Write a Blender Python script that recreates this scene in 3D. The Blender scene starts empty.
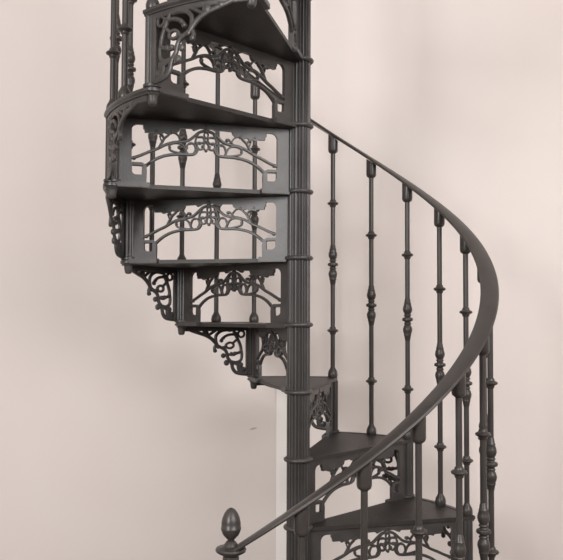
import bpy, bmesh, math
from mathutils import Vector, Matrix
from mathutils.geometry import tessellate_polygon

# ---------------------------------------------------------------- scale and layout
U = 0.21                       # one rise of the stair, metres; helpers below work in rises
ST = math.radians(30.2)        # one tread
PH0 = math.radians(13.05)      # azimuth (from +y towards +x) of the front of step 2
R = 2.78                       # radius of the balusters / corner posts
POLE_R = 0.172
FLOOR = -5.0                   # floor level in rises (step -4 is the first)
K0, K1 = -4, 9
TH = 0.058                     # tread plate thickness

def F(k):
    return PH0 - (k - 2) * ST

scene = bpy.context.scene
col = scene.collection

# ---------------------------------------------------------------- materials
def iron(name, base, rough=0.42, bump=0.25, var=0.25):
    m = bpy.data.materials.new(name); m.use_nodes = True
    nt = m.node_tree; b = nt.nodes['Principled BSDF']
    tc = nt.nodes.new('ShaderNodeTexCoord')
    n1 = nt.nodes.new('ShaderNodeTexNoise'); n1.inputs['Scale'].default_value = 14; n1.inputs['Detail'].default_value = 5
    nt.links.new(tc.outputs['Object'], n1.inputs['Vector'])
    r = nt.nodes.new('ShaderNodeValToRGB')
    lo = [c * (1 - var) for c in base]; hi = [c * (1 + var) for c in base]
    r.color_ramp.elements[0].position = .3; r.color_ramp.elements[1].position = .7
    r.color_ramp.elements[0].color = (*lo, 1); r.color_ramp.elements[1].color = (*hi, 1)
    nt.links.new(n1.outputs['Fac'], r.inputs['Fac']); nt.links.new(r.outputs['Color'], b.inputs['Base Color'])
    n2 = nt.nodes.new('ShaderNodeTexNoise'); n2.inputs['Scale'].default_value = 160; n2.inputs['Detail'].default_value = 3
    nt.links.new(tc.outputs['Object'], n2.inputs['Vector'])
    bp = nt.nodes.new('ShaderNodeBump'); bp.inputs['Strength'].default_value = bump; bp.inputs['Distance'].default_value = .002
    nt.links.new(n2.outputs['Fac'], bp.inputs['Height']); nt.links.new(bp.outputs['Normal'], b.inputs['Normal'])
    b.inputs['Roughness'].default_value = rough
    b.inputs['Specular IOR Level'].default_value = .5
    return m

IRON = iron('painted cast iron', (.050, .0455, .0445), .38)
TREADM = iron('tread iron', (.026, .022, .0205), .46, .5, .3)
RAILM = iron('handrail iron', (.043, .037, .0345), .36, .12, .15)

def plaster(name, base, var=.03, scale=1.6, bump=.08, rough=.85):
    m = bpy.data.materials.new(name); m.use_nodes = True
    nt = m.node_tree; b = nt.nodes['Principled BSDF']
    tc = nt.nodes.new('ShaderNodeTexCoord')
    n1 = nt.nodes.new('ShaderNodeTexNoise'); n1.inputs['Scale'].default_value = scale; n1.inputs['Detail'].default_value = 4
    nt.links.new(tc.outputs['Object'], n1.inputs['Vector'])
    r = nt.nodes.new('ShaderNodeValToRGB')
    r.color_ramp.elements[0].position = .35; r.color_ramp.elements[1].position = .65
    r.color_ramp.elements[0].color = (base[0] * (1 - var * .5), base[1] * (1 - var), base[2] * (1 - var * 1.2), 1)
    r.color_ramp.elements[1].color = (*base, 1)
    nt.links.new(n1.outputs['Fac'], r.inputs['Fac']); nt.links.new(r.outputs['Color'], b.inputs['Base Color'])
    n2 = nt.nodes.new('ShaderNodeTexNoise'); n2.inputs['Scale'].default_value = 60; n2.inputs['Detail'].default_value = 4
    nt.links.new(tc.outputs['Object'], n2.inputs['Vector'])
    bp = nt.nodes.new('ShaderNodeBump'); bp.inputs['Strength'].default_value = bump; bp.inputs['Distance'].default_value = .003
    nt.links.new(n2.outputs['Fac'], bp.inputs['Height']); nt.links.new(bp.outputs['Normal'], b.inputs['Normal'])
    b.inputs['Roughness'].default_value = rough
    b.inputs['Specular IOR Level'].default_value = .18
    return m

WALLM = plaster('blush plaster', (.745, .685, .66))
def scuff(m, x, z, rx, rz, tilt):
    nt = m.node_tree; b = nt.nodes['Principled BSDF']
    tc = nt.nodes.new('ShaderNodeTexCoord')
    mpn = nt.nodes.new('ShaderNodeMapping'); mpn.vector_type = 'TEXTURE'
    mpn.inputs['Location'].default_value = (x, 0, z); mpn.inputs['Rotation'].default_value = (0, tilt, 0)
    mpn.inputs['Scale'].default_value = (rx, 1000, rz)
    nt.links.new(tc.outputs['Object'], mpn.inputs['Vector'])
    g = nt.nodes.new('ShaderNodeTexGradient'); g.gradient_type = 'SPHERICAL'
    nt.links.new(mpn.outputs['Vector'], g.inputs['Vector'])
    old = b.inputs['Base Color'].links[0].from_socket
    mx = nt.nodes.new('ShaderNodeMixRGB'); mx.inputs['Color2'].default_value = (.34, .29, .27, 1)
    nt.links.new(g.outputs['Fac'], mx.inputs['Fac']); nt.links.new(old, mx.inputs['Color1'])
    nt.links.new(mx.outputs['Color'], b.inputs['Base Color'])
scuff(WALLM, -.195, 1.215, .022, .006, -.25)
TRIMM = plaster('white paint', (.90, .875, .85), .01, 3, .02, .6)
CEILM = plaster('ceiling paint', (.80, .77, .73), .01)

def planks():
    m = bpy.data.materials.new('oak boards'); m.use_nodes = True
    nt = m.node_tree; b = nt.nodes['Principled BSDF']
    tc = nt.nodes.new('ShaderNodeTexCoord')
    br = nt.nodes.new('ShaderNodeTexBrick')
    br.inputs['Scale'].default_value = 1; br.inputs['Brick Width'].default_value = 1.2; br.inputs['Row Height'].default_value = .12
    br.inputs['Mortar Size'].default_value = .002
    br.inputs['Color1'].default_value = (.17, .13, .10, 1); br.inputs['Color2'].default_value = (.14, .11, .085, 1)
    br.inputs['Mortar'].default_value = (.08, .05, .03, 1)
    nt.links.new(tc.outputs['Object'], br.inputs['Vector']); nt.links.new(br.outputs['Color'], b.inputs['Base Color'])
    b.inputs['Roughness'].default_value = .5
    return m
FLOORM = planks()

# ---------------------------------------------------------------- mesh helpers (rises in, metres out)
def V(x, y, z):
    return Vector((x * U, y * U, z * U))

def to_obj(name, bm, mat, parent=None, smooth=40, merge=True):
    if merge:
        bmesh.ops.remove_doubles(bm, verts=bm.verts, dist=1e-6)
    bmesh.ops.recalc_face_normals(bm, faces=bm.faces)
    me = bpy.data.meshes.new(name)
    bm.to_mesh(me); bm.free()
    me.materials.append(mat)
    if smooth:
        for p in me.polygons: p.use_smooth = True
        me.set_sharp_from_angle(angle=math.radians(smooth))
    o = bpy.data.objects.new(name, me); col.objects.link(o)
    if parent is not None: o.parent = parent
    return o

def lathe(bm, prof, cx=0, cy=0, n=16, caps=True):
    """prof: (radius, z) from bottom to top."""
    rings = []
    for r, z in prof:
        rings.append([bm.verts.new(V(cx + r * math.cos(2 * math.pi * i / n), cy + r * math.sin(2 * math.pi * i / n), z)) for i in range(n)])
    for a, b in zip(rings, rings[1:]):
        for i in range(n):
            bm.faces.new((a[i], a[(i + 1) % n], b[(i + 1) % n], b[i]))
    if caps:
        bm.faces.new(rings[0][::-1]); bm.faces.new(rings[-1])

def box(bm, x0, x1, y0, y1, z0, z1):
    v = [bm.verts.new(V(x, y, z)) for z in (z0, z1) for y in (y0, y1) for x in (x0, x1)]
    for f in ((0, 2, 3, 1), (4, 5, 7, 6), (0, 1, 5, 4), (2, 6, 7, 3), (0, 4, 6, 2), (1, 3, 7, 5)):
        bm.faces.new([v[i] for i in f])

def smooth_pts(pts, seg=5):
    """Catmull-Rom through 2D points."""
    if len(pts) < 3: seg = 3
    P = [Vector(p) for p in pts]
    closed = (P[0] - P[-1]).length < 1e-6
    out = []
    n = len(P)
    for i in range(n - 1):
        p1, p2 = P[i], P[i + 1]
        p0 = P[i - 1] if i > 0 else (P[-2] if closed else p1 * 2 - p2)
        p3 = P[i + 2] if i + 2 < n else (P[1] if closed else p2 * 2 - p1)
        for j in range(seg):
            t = j / seg
            out.append(.5 * ((2 * p1) + (p2 - p0) * t + (2 * p0 - 5 * p1 + 4 * p2 - p3) * t * t + (3 * p1 - p0 - 3 * p2 + p3) * t ** 3))
    out.append(P[-1])
    return out, closed

def stroke(bm, pts, hw, depth, mp, taper=(1, 1), seg=5):
    """A cast scroll bar: a flat hexagonal bar swept along 2D points, placed by mp(u, v, w)."""
    q, closed = smooth_pts(pts, seg)
    n = len(q); rings = []
    for i, p in enumerate(q):
        if closed:
            a = q[i - 1] if i > 0 else q[-2]; b = q[i + 1] if i + 1 < n else q[1]
        else:
            a = q[max(0, i - 1)]; b = q[min(n - 1, i + 1)]
        d = (b - a)
        if d.length < 1e-9: d = Vector((1, 0))
        d.normalize(); nn = Vector((-d.y, d.x))
        t = i / (n - 1); w = hw * (taper[0] + (taper[1] - taper[0]) * t)
        ring = []
        for s, e in ((1, -.55), (1, .55), (.45, 1), (-.45, 1), (-1, .55), (-1, -.55), (-.45, -1), (.45, -1)):
            c = p + nn * (s * w)
            ring.append(bm.verts.new(mp(c.x, c.y, e * depth)))
        rings.append(ring)
    m = 8
    for a, b in zip(rings, rings[1:]):
        for i in range(m):
            bm.faces.new((a[i], a[(i + 1) % m], b[(i + 1) % m], b[i]))
    if not closed:
        bm.faces.new(rings[0][::-1]); bm.faces.new(rings[-1])

def blob(bm, c, r, depth, mp, n=10, sx=1.0):
    """A rounded scroll end or bud."""
    rings = []
    for rr, e in ((.45, -1), (.85, -.7), (1, 0), (.85, .7), (.45, 1)):
        rings.append([bm.verts.new(mp(c[0] + r * rr * sx * math.cos(2 * math.pi * i / n), c[1] + r * rr * math.sin(2 * math.pi * i / n), e * depth)) for i in range(n)])
    for a, b in zip(rings, rings[1:]):
        for i in range(n):
            bm.faces.new((a[i], a[(i + 1) % n], b[(i + 1) % n], b[i]))
    bm.faces.new(rings[0][::-1]); bm.faces.new(rings[-1])

def plate(bm, loops, depth, mp):
    """A flat casting: polygon with holes, given thickness."""
    flat = [p for l in loops for p in l]
    tris = tessellate_polygon([[Vector((p[0], p[1], 0)) for p in l] for l in loops])
    fr = [bm.verts.new(mp(p[0], p[1], depth)) for p in flat]
    bk = [bm.verts.new(mp(p[0], p[1], -depth)) for p in flat]
    for t in tris:
        try:
            bm.faces.new([fr[i] for i in t]); bm.faces.new([bk[i] for i in reversed(t)])
        except ValueError:
            pass
    o = 0
    for l in loops:
        n = len(l)
        for i in range(n):
            a, b = o + i, o + (i + 1) % n
            try: bm.faces.new((fr[a], fr[b], bk[b], bk[a]))
            except ValueError: pass
        o += n

# ---------------------------------------------------------------- the staircase
stair = bpy.data.objects.new('spiral_staircase', None); col.objects.link(stair)
stair.location = (0, 0, 0)
stair['label'] = 'dark grey cast-iron spiral staircase with lattice risers in front of the pale pink wall'
stair['category'] = 'staircase'
Z0 = -FLOOR                    # local z offset: floor at 0

def place(o, k, ph):
    o.location = (0, 0, (k + Z0) * U); o.rotation_euler = (0, 0, -ph)

def copy_part(o, k, ph):
    c = o.copy(); col.objects.link(c); c.parent = stair
    place(c, k, ph)
    for ch in list(o.children):
        d = ch.copy(); col.objects.link(d); d.parent = c
    return c

# --- central pole, fluted
bm = bmesh.new()
NF = 20
ringpts = []
for i in range(NF * 6):
    a = 2 * math.pi * i / (NF * 6)
    t = (i % 6) / 6
    dip = math.sin(math.pi * min(1, t / .72)) if t < .72 else 0
    ringpts.append((a, POLE_R - .027 * dip))
top_z = K1 + 1.0
lv = [FLOOR, top_z]
rg = [[bm.verts.new(V(r * math.sin(a), r * math.cos(a), z + Z0)) for a, r in ringpts] for z in lv]
n = len(ringpts)
for i in range(n):
    bm.faces.new((rg[0][i], rg[0][(i + 1) % n], rg[1][(i + 1) % n], rg[1][i]))
bm.faces.new(rg[0]); bm.faces.new(rg[1])
pole = to_obj('central_pole', bm, IRON, stair, 25)
# collar rings, one under each hub
bm = bmesh.new()
prof = []
for i in range(9):
    a = -math.pi / 2 + math.pi * i / 8
    prof.append((POLE_R + .006 + .042 * math.cos(a), .034 * math.sin(a)))
lathe(bm, [(POLE_R - .03, -.034)] + prof + [(POLE_R - .03, .034)], n=40)
collar = to_obj('pole_collar', bm, IRON, pole)
collar.location = (0, 0, (K0 + Z0 + .0) * U)
for k in range(K0 + 1, K1 + 1):
    c = collar.copy(); col.objects.link(c); c.parent = pole
    c.location = (0, 0, (k + Z0) * U)
bm = bmesh.new()
lathe(bm, [(.42, 0), (.42, .06), (.38, .1), (.30, .14), (.27, .24), (.20, .3)], n=32)
to_obj('pole_base', bm, IRON, pole)

# --- tread (wedge plate + rim); proto front edge at azimuth 0, running towards negative azimuth
def pol(r, ph, z):
    return V(r * math.sin(ph), r * math.cos(ph), z)

RO = R + .06
def tread_bm():
    bm = bmesh.new()
    n = 14
    a0, a1 = .0, -ST
    nose, back = .075, -.03
    # plan outline
    out = []
    ri = POLE_R - .04
    out.append((nose, .10)); 
    for i in range(n + 1):
        a = a0 + (a1 - a0) * i / n
        x, y = RO * math.sin(a), RO * math.cos(a)
        if i == 0: x += nose
        if i == n:
            x -= .03 * math.cos(a1); y += .03 * math.sin(a1)
        out.append((x, y))
    out.append((.10 * math.sin(a1) - .05, .10 * math.cos(a1)))
    mp = lambda u, v, w: V(u, v, w - TH / 2)
    plate(bm, [out], TH / 2, mp)
    # shallow stiffening lip under the front edge and back edge
    return bm

def rim_bm():
    bm = bmesh.new()
    n = 18
    prof = [(RO - .06, -.0), (RO - .06, .012), (RO + .02, .012), (RO + .055, -.012), (RO + .055, -.045), (RO + .03, -.07), (RO + .03, -.085), (RO - .06, -.085)]
    rings = []
    for i in range(n + 1):
        a = .02 + (-ST - .03) * i / n
        rings.append([bm.verts.new(pol(r, a, z)) for r, z in prof])
    m = len(prof)
    for a, b in zip(rings, rings[1:]):
        for i in range(m):
            bm.faces.new((a[i], a[(i + 1) % m], b[(i + 1) % m], b[i]))
    bm.faces.new(rings[0][::-1]); bm.faces.new(rings[-1])
    return bm

def hub_bm():
    bm = bmesh.new()
    lathe(bm, [(POLE_R + .012, -.10), (POLE_R + .03, -.085), (POLE_R + .03, .0), (POLE_R + .012, .012)], n=40)
    return bm

tread0 = to_obj('tread', tread_bm(), TREADM, stair, 30)
to_obj('edge_moulding', rim_bm(), IRON, tread0, 30)
place(tread0, K0, F(K0))
for k in range(K0 + 1, K1 + 1):
    copy_part(tread0, k, F(k))

# --- riser panel: flat casting standing radially at azimuth 0; local u = radius, v = height, w = along +x
UC, HW = 1.43, 1.08
HP = 1 - TH
def riser_bm():
    bm = bmesh.new()
    mp = lambda u, v, w: V(w, u, v)
    half = [(.80, 0), (.795, .2), (.805, .28), (.86, .315), (1, .315), (1, .77)]
    for i in range(1, 6):
        a = math.pi / 2 * i / 5
        half.append((1 - .085 * (1 - math.cos(a)), .77 + .09 * math.sin(a)))
    half += [(.85, .86), (.845, .805), (.83, .79), (.825, .75), (.72, .75), (.70, .725), (.66, .74), (.60, .74), (.57, .765), (.50, .745), (.46, .77), (.40, .775), (.37, .80), (.355, .845), (.2, .85), (.17, .82), (.08, .86)]
    right = [(UC - s * HW, v) for s, v in half]              # towards the pole
    left = [(UC + s * HW, v) for s, v in reversed(half)]
    ui, uo = POLE_R - .03, R - .02
    outer = [(ui, 0)] + right + left + [(uo, 0), (uo, HP), (ui, HP)]
    holes = []
    for sg in (-1, 1):
        h = [(.855, .282), (.99, .282), (.99, .18), (.978, .155), (.95, .138), (.86, .138)]
        holes.append([(UC + sg * s * HW, v) for s, v in (h if sg > 0 else h[::-1])])
    plate(bm, [outer] + holes, .028, mp)
    # cast scroll work, both halves; traced in local units
    def S(X, Y): return ((X - 60) / 422.0, (71 - Y / 6.25) / 64.0)
    bars = [
        # upper bar with its arch over the centre
        ([(482, 296), (440, 281), (385, 254), (340, 234), (290, 206), (245, 190), (200, 184), (160, 172), (130, 148), (100, 122), (60, 108)], .023, (1, 1)),
        # lower bar from the foot to the centre
        ([(400, 336), (378, 316), (345, 293), (295, 271), (230, 259), (160, 257), (126, 250), (110, 228), (114, 204)], .024, (1.1, .8)),
        ([(475, 331), (440, 331), (400, 332), (375, 314)], .022, (1, 1)),
        # leaf branch up to the band
        ([(330, 230), (312, 195), (296, 168), (276, 150), (262, 130)], .020, (1.2, .8)),
        ([(300, 172), (312, 152), (330, 142), (345, 128)], .018, (1, .8)),
        ([(305, 195), (318, 178), (322, 160)], .014, (1, .6)),
        # big leaf loop
        ([(178, 252), (184, 218), (205, 197), (240, 194), (268, 208), (266, 234), (236, 246), (178, 252)], .017, (1, 1)),
        ([(225, 190), (205, 168), (190, 152), (180, 160)], .017, (1, .8)),
        # inner loop
        ([(132, 250), (120, 222), (128, 196), (150, 188), (168, 202), (176, 232), (165, 254)], .017, (1, 1)),
        # inner volute beside the centre
        ([(110, 150), (80, 150), (70, 168), (82, 184), (104, 182), (112, 204), (98, 222), (78, 216), (74, 198)], .018, (1, .9)),
        ([(100, 122), (118, 160), (124, 190)], .016, (1, 1)),
        ([(60, 108), (72, 135), (60, 158)], .015, (1, .8)),
        ([(60, 232), (76, 204), (62, 178)], .016, (.7, 1)),
        ([(205, 170), (230, 140), (262, 132)], .014, (1, 1)),
    ]
    for pts, hw, tp in bars:
        q = [S(*p) for p in pts]
        for sg in (-1, 1):
            stroke(bm, [(UC - sg * s * HW, v) for s, v in q], hw * .88, .030, mp, tp)
    buds = [(262, 134, .030), (345, 132, .026), (78, 205, .028), (182, 158, .028), (322, 160, .018), (268, 222, .022), (60, 84, .036), (150, 190, .022), (466, 294, .030), (118, 186, .026), (96, 186, .026)]
    for X, Y, r in buds:
        s, v = S(X, Y)
        for sg in ((1,) if s < .01 else (-1, 1)):
            blob(bm, (UC - sg * s * HW, v), r, .036, mp)
    # centre: fleur, pendant drop
    for X, Y, r in ((60, 112, .040), (60, 64, .022), (60, 228, .024), (60, 176, .022)):
        s, v = S(X, Y); blob(bm, (UC, v), r, .040, mp)
    stroke(bm, [(UC, .80), (UC, .90)], .012, .036, mp)
    return bm

def foot_bm(u0, u1):
    bm = bmesh.new()
    box(bm, -.10, .03, u0, u1, -.055, .022)
    bmesh.ops.bevel(bm, geom=[e for e in bm.edges], offset=.008 * U, segments=2, affect='EDGES')
    return bm

riser0 = to_obj('riser_panel', riser_bm(), IRON, stair, 30)
to_obj('foot_flange', foot_bm(POLE_R, UC - .76 * HW), IRON, riser0, 30)
to_obj('foot_flange', foot_bm(UC + .76 * HW, R - .04), IRON, riser0, 30)
place(riser0, K0 - 1, F(K0))
for k in range(K0 + 1, K1 + 1):
    copy_part(riser0, k - 1, F(k))

# --- corner post: fluted pilaster with collar and acorn drop
def post_bm():
    bm = bmesh.new()
    n = 64; rings = []
    for z in (-.02, HP):
        ring = []
        for i in range(n):
            a = 2 * math.pi * i / n
            t = (i % 8) / 8
            r = .100 - (.016 * math.sin(math.pi * t / .7) if t < .7 else 0)
            ring.append(bm.verts.new(V(r * math.cos(a), R - .01 + r * math.sin(a), z)))
        rings.append(ring)
    for i in range(n):
        bm.faces.new((rings[0][i], rings[0][(i + 1) % n], rings[1][(i + 1) % n], rings[1][i]))
    bm.faces.new(rings[0][::-1]); bm.faces.new(rings[1])
    return bm

def post_collar_bm():
    bm = bmesh.new()
    lathe(bm, [(.10, -.055), (.118, -.047), (.118, -.02), (.10, -.012), (.10, .0), (.122, .01), (.122, .045), (.10, .055)], 0, R - .01, 24)
    return bm

def drop_bm():
    bm = bmesh.new()
    lathe(bm, [(.025, -.215), (.044, -.208), (.055, -.19), (.062, -.15), (.067, -.10), (.072, -.085), (.086, -.072), (.09, -.05)], 0, R - .01, 20)
    return bm

post0 = to_obj('corner_post', post_bm(), IRON, stair, 25)
to_obj('post_collar', post_collar_bm(), IRON, post0, 35)
drop0 = to_obj('acorn_drop', drop_bm(), IRON, post0, 40)
place(post0, K0, F(K0 + 1))
for k in range(K0 + 2, K1 + 1):
    copy_part(post0, k - 1, F(k))
# first post stands on the floor, no drop
p = post0.copy(); col.objects.link(p); p.parent = stair
place(p, K0 - 1, F(K0))

# --- scrolled side bracket under the outer edge of a tread, from its post up to the next
def bracket_bm():
    bm = bmesh.new()
    # traced from the one under the third step; X: post at 330, next post at -100 ; Y: tread underside at 40, tread below at 535
    def mp(a, v, w):
        r = R + .05 + w
        return V(r * math.sin(a), r * math.cos(a), v)
    def S(X, Y):
        dx = 180.3 - (140 + X / 8)
        t = (68.3 - math.sqrt(68.3 ** 2 - 4 * 13.4 * dx)) / 26.8
        return (-ST * t, 1 - (Y - (44 - 38 * t)) / (459 + 45 * t))
    H = .024
    L = [
        # frame: top bar, post bar, foot
        ([(-112, 62), (-40, 66), (60, 74), (180, 82), (300, 84)], .045, (.8, 1)),
        ([(290, 70), (288, 200), (288, 350), (288, 480)], .036, (1, 1)),
        ([(285, 478), (245, 474), (208, 462), (188, 430), (182, 395), (172, 365)], .022, (1.2, 1)),
        ([(250, 470), (232, 430), (222, 392), (180, 372)], .030, (1.6, .8)),
        # scalloped lower outline
        ([(172, 365), (156, 338), (150, 300), (140, 270), (118, 248), (92, 230)], .022, (1, 1)),
        ([(92, 230), (76, 195), (52, 160), (22, 132), (-10, 112), (-45, 90), (-70, 70)], .024, (1, 1)),
        # diagonal and top scrolls
        ([(30, 142), (66, 108), (96, 80), (110, 62)], .018, (1, 1)),
        ([(92, 230), (82, 185), (84, 140), (106, 108), (140, 96), (176, 104)], .021, (1, 1)),
        ([(176, 70), (196, 120), (214, 170), (232, 220), (240, 262), (234, 290), (210, 300), (190, 312), (178, 300)], .021, (1, .9)),
        ([(112, 186), (126, 162), (148, 144), (176, 136), (200, 140)], .019, (.9, 1)),
        # ring
        ([(166, 206), (188, 216), (190, 240), (170, 254), (148, 246), (144, 222), (166, 206)], .016, (1, 1)),
        ([(118, 248), (138, 240), (150, 232)], .017, (1, 1)),
        ([(186, 212), (206, 190), (218, 178)], .016, (1, 1)),
        # small ring by the post
        ([(238, 108), (258, 122), (258, 152), (238, 164), (222, 146), (222, 122), (238, 108)], .015, (1, 1)),
        ([(240, 66), (232, 90), (238, 108)], .015, (1, 1)),
        ([(222, 140), (204, 120)], .015, (1, 1)),
        # curl into the post
        ([(240, 262), (246, 320), (238, 360), (210, 376), (180, 368)], .019, (1, 1)),
        ([(150, 300), (176, 312), (200, 300)], .016, (1, 1)),
        ([(80, 225), (74, 250), (78, 268)], .020, (1, .9)),
    ]
    for pts, hw, tp in L:
        stroke_ang(bm, [S(*q) for q in pts], hw, H, mp, tp)
    for X, Y, r in ((78, 270, .032), (128, 316, .038), (148, 378, .044), (22, 112, .055), (-30, 92, .040), (116, 186, .030), (128, 164, .026), (178, 302, .030), (200, 300, .030), (238, 398, .042), (256, 440, .046), (96, 236, .034), (170, 138, .022), (220, 178, .022)):
        a, v = S(X, Y)
        blob(bm, (a, v), r * 1.25, H * 1.2, mp, 10, 1 / R)
    return bm

def stroke_ang(bm, pts, hw, depth, mp, tp):
    q = [(a * R, v) for a, v in pts]
    stroke(bm, q, hw * 1.3, depth, lambda s, v, w: mp(s / R, v, w), tp, 4)

br0 = to_obj('side_bracket', bracket_bm(), IRON, stair, 35)
place(br0, K0, F(K0 + 1))
for k in range(K0 + 2, K1 + 1):
    c = copy_part(br0, k - 1, F(k))
c = copy_part(br0, K0 - 1, F(K0))

# --- handrail: flat helical bar
RAIL_H = 4.36                      # underside above the tread at the front baluster, in rises
def rail_z(ph):                    # underside of the rail (height above step 0)
    return 2 + (ph - PH0) / -ST + RAIL_H + .085
PH_END = F(K0) + math.radians(.8)
def rail_bm():
    bm = bmesh.new()
    prof = [(-.115, .0), (-.128, .022), (-.115, .048), (-.07, .066), (0, .072), (.07, .066), (.115, .048), (.128, .022), (.115, 0), (.05, -.006), (-.05, -.006)]
    n = 260; a0, a1 = PH_END, F(K1) - ST
    rings = []
    for i in range(n + 1):
        a = a0 + (a1 - a0) * i / n
        z = rail_z(a) + Z0
        rings.append([bm.verts.new(pol(R + dr, a, z + dz)) for dr, dz in prof])
    m = len(prof)
    for a, b in zip(rings, rings[1:]):
        for i in range(m):
            bm.faces.new((a[i], a[(i + 1) % m], b[(i + 1) % m], b[i]))
    bm.faces.new(rings[0][::-1]); bm.faces.new(rings[-1])
    return bm
rail = to_obj('handrail', rail_bm(), RAILM, stair, 35)

# --- balusters: a front one above each corner post and a longer one mid-tread
def baluster(L, k, ph):
    """L = height of the cap's underside; proto standing at radius R, azimuth 0."""
    s = L / 4.14
    r = .042
    bm = bmesh.new()
    lathe(bm, [(r, .1), (r, L + .05)], 0, R, 14)
    b = to_obj('baluster', bm, RAILM, stair, 40)
    bm = bmesh.new()
    lathe(bm, [(.078, 0), (.088, .025), (.09, .065), (.08, .115), (.06, .15), (.05, .17), (r, .19)], 0, R, 18)
    to_obj('base_knob', bm, RAILM, b, 40)
    for z in (.855 * s, 3.20 * s):
        bm = bmesh.new()
        lathe(bm, [(r, z - .075), (.056, z - .06), (.060, z - .035), (.095, z - .018), (.105, z), (.095, z + .018), (.060, z + .035), (.056, z + .06), (r, z + .075)], 0, R, 18)
        to_obj('ring', bm, RAILM, b, 40)
    z = 2.07 * s
    half = [(.098, 0), (.09, .024), (.060, .034), (.050, .052), (.064, .07), (.064, .08), (.052, .095), (.072, .13), (.083, .17), (.078, .21), (.062, .26), (.066, .275), (.058, .29), (.046, .36), (r, .37)]
    bm = bmesh.new()
    lathe(bm, [(rr, z - d) for rr, d in reversed(half)] + [(rr, z + d) for rr, d in half[1:]], 0, R, 18)
    to_obj('turned_knop', bm, RAILM, b, 40)
    # cap: rounded socket, cut along the slope of the rail
    bm = bmesh.new()
    n = 20; rings = []
    slope = 1 / (R * ST)
    for rr, d in ((r, -.015), (.06, 0), (.08, .015), (.09, .05), (.09, None)):
        ring = []
        for i in range(n):
            a = 2 * math.pi * i / n
            x, y = rr * math.cos(a), rr * math.sin(a)
            zz = L + d if d is not None else L + .285 - x * slope
            ring.append(bm.verts.new(V(x, R + y, zz)))
        rings.append(ring)
    for a, c in zip(rings, rings[1:]):
        for i in range(n):
            bm.faces.new((a[i], a[(i + 1) % n], c[(i + 1) % n], c[i]))
    bm.faces.new(rings[0][::-1]); bm.faces.new(rings[-1])
    to_obj('cap', bm, RAILM, b, 40)
    place(b, k, ph)
    return b

LS, LL = 4.14, 4.64
b_short = baluster(LS, K0 + 1, F(K0 + 1))
b_long = baluster(LL, K0, F(K0) - ST / 2)
for k in range(K0 + 2, K1 + 1):
    copy_part(b_short, k, F(k))
for k in range(K0 + 1, K1 + 1):
    copy_part(b_long, k, F(k) - ST / 2)

# --- newel at the foot of the stair
def newel():
    ph = F(K0) + math.radians(1.95)
    cx, cy = (R + .0) * math.sin(ph), (R + .0) * math.cos(ph)
    zt = rail_z(ph) + Z0                # rail underside, local
    bm = bmesh.new()
    H = zt
    lathe(bm, [(.19, 0), (.19, .16), (.16, .2), (.12, .26), (.095, .34), (.095, .9), (.12, .94), (.12, 1.02), (.095, 1.06), (.085, 2.0), (.13, 2.08), (.15, 2.3), (.12, 2.45), (.13, 2.5), (.13, 2.56), (.09, 2.62),
               (.085, H - .55), (.11, H - .5), (.11, H - .45), (.06, H - .4), (.058, H - .28), (.075, H - .18), (.092, H - .09), (.096, H - .04), (.085, H + .01)], cx, cy, 28)
    nw = to_obj('newel_post', bm, RAILM, stair, 35)
    bm = bmesh.new()
    z = zt + .03
    lathe(bm, [(.08, z - .06), (.10, z - .03), (.14, z - .012), (.172, z + .008), (.180, z + .03), (.168, z + .048), (.12, z + .06), (.085, z + .075), (.075, z + .095), (.06, z + .115), (.05, z + .125)], cx, cy, 32)
    to_obj('newel_collar', bm, RAILM, nw, 40)
    bm = bmesh.new()
    z = zt + .105
    fin = [(.055, 0), (.035, .035), (.033, .06), (.055, .085), (.085, .12), (.100, .16), (.107, .185), (.107, .195), (.102, .20), (.102, .25), (.092, .30), (.072, .35), (.045, .39), (.02, .407), (.004, .41)]
    lathe(bm, [(rr * 1.1, z + d * 1.05) for rr, d in fin], cx, cy, 32)
    to_obj('acorn_finial', bm, RAILM, nw, 50)
newel()

# ---------------------------------------------------------------- the room
YW = 4.6 * U                 # back wall
XL, XR = -4.2, 4.2
YF, HC = -4.6, 4.0
def slab(name, lo, hi, mat):
    me = bpy.data.meshes.new(name); bm = bmesh.new()
    bmesh.ops.create_cube(bm, size=1)
    for v in bm.verts:
        v.co = Vector([(lo[i] + hi[i]) / 2 + v.co[i] * (hi[i] - lo[i]) for i in range(3)])
    bm.to_mesh(me); bm.free(); me.materials.append(mat)
    o = bpy.data.objects.new(name, me); col.objects.link(o); o['kind'] = 'structure'
    return o
slab('floor', (XL, YF, -.1), (XR, YW, 0), FLOORM)
slab('wall_back', (XL - .1, YW, -.1), (XR + .1, YW + .12, HC + .1), WALLM)
slab('wall_left', (XL - .1, YF, 0), (XL, YW, HC), WALLM)
slab('wall_right', (XR, YF, 0), (XR + .1, YW, HC), WALLM)
slab('ceiling', (XL - .1, YF, HC), (XR + .1, YW, HC + .1), CEILM)
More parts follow.
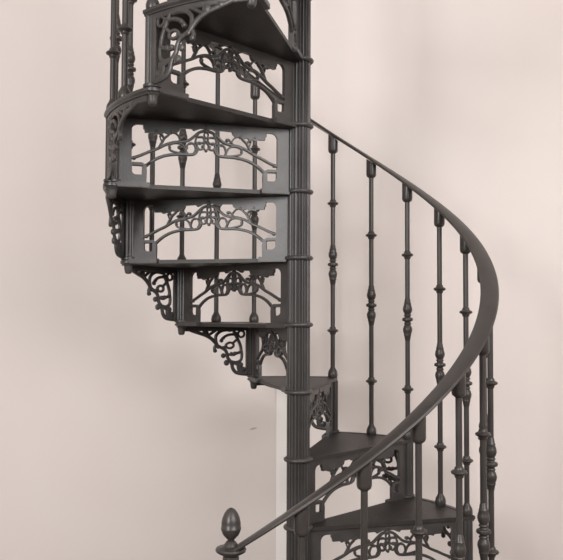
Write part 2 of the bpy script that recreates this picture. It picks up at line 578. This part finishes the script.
# ---------------------------------------------------------------- camera
f, D, h, yaw, pitch, roll = 800.0, 12.029, 3.173, math.radians(-1.235), math.radians(2.37), math.radians(-.22)
fwd = Vector((math.sin(yaw), math.cos(yaw), 0)); right = Vector((math.cos(yaw), -math.sin(yaw), 0)); up = Vector((0, 0, 1))
fwd2 = fwd * math.cos(pitch) + up * math.sin(pitch)
up2 = up * math.cos(pitch) - fwd * math.sin(pitch)
r3 = right * math.cos(roll) - up2 * math.sin(roll)
u3 = right * math.sin(roll) + up2 * math.cos(roll)
cd = bpy.data.cameras.new('camera'); cam = bpy.data.objects.new('camera', cd); col.objects.link(cam)
M = Matrix((r3, u3, -fwd2)).transposed().to_4x4()
M.translation = Vector((0, -D * U, (h - FLOOR) * U))
cam.matrix_world = M
cd.sensor_fit = 'HORIZONTAL'; cd.sensor_width = 36; cd.lens = f / 563 * 36
cd.clip_start = .05
scene.camera = cam

# white upright casing on the wall behind the pole (two stepped boards)
slab('trim_1', (-.082, YW - .022, 0), (.03, YW, 1.42), TRIMM)
slab('trim_2', (-.0945, YW - .012, 0), (-.082, YW, 1.42), TRIMM)

# ---------------------------------------------------------------- light
def area(name, loc, target, size, power, colr):
    l = bpy.data.lights.new(name, 'AREA'); l.shape = 'RECTANGLE'; l.size, l.size_y = size; l.energy = power; l.color = colr
    o = bpy.data.objects.new(name, l); col.objects.link(o); o.location = loc
    o.rotation_euler = (Vector(target) - Vector(loc)).to_track_quat('-Z', 'Y').to_euler()
    return o
area('window_light', (-2.1, -4.2, 2.7), (.3, .9, 2.2), (.9, 1.4), 126, (1, .985, .97))
area('window_light', (2.3, -3.5, 3.1), (.6, .9, 2.5), (2.6, 1.6), 128, (1, .985, .97))
w = bpy.data.worlds.new('world'); scene.world = w; w.use_nodes = True
bg = w.node_tree.nodes['Background']; bg.inputs['Color'].default_value = (1, .97, .94, 1); bg.inputs['Strength'].default_value = .18

scene.view_settings.view_transform = 'Standard'
scene.view_settings.look = 'None'
scene.view_settings.gamma = 1
scene.view_settings.exposure = 0
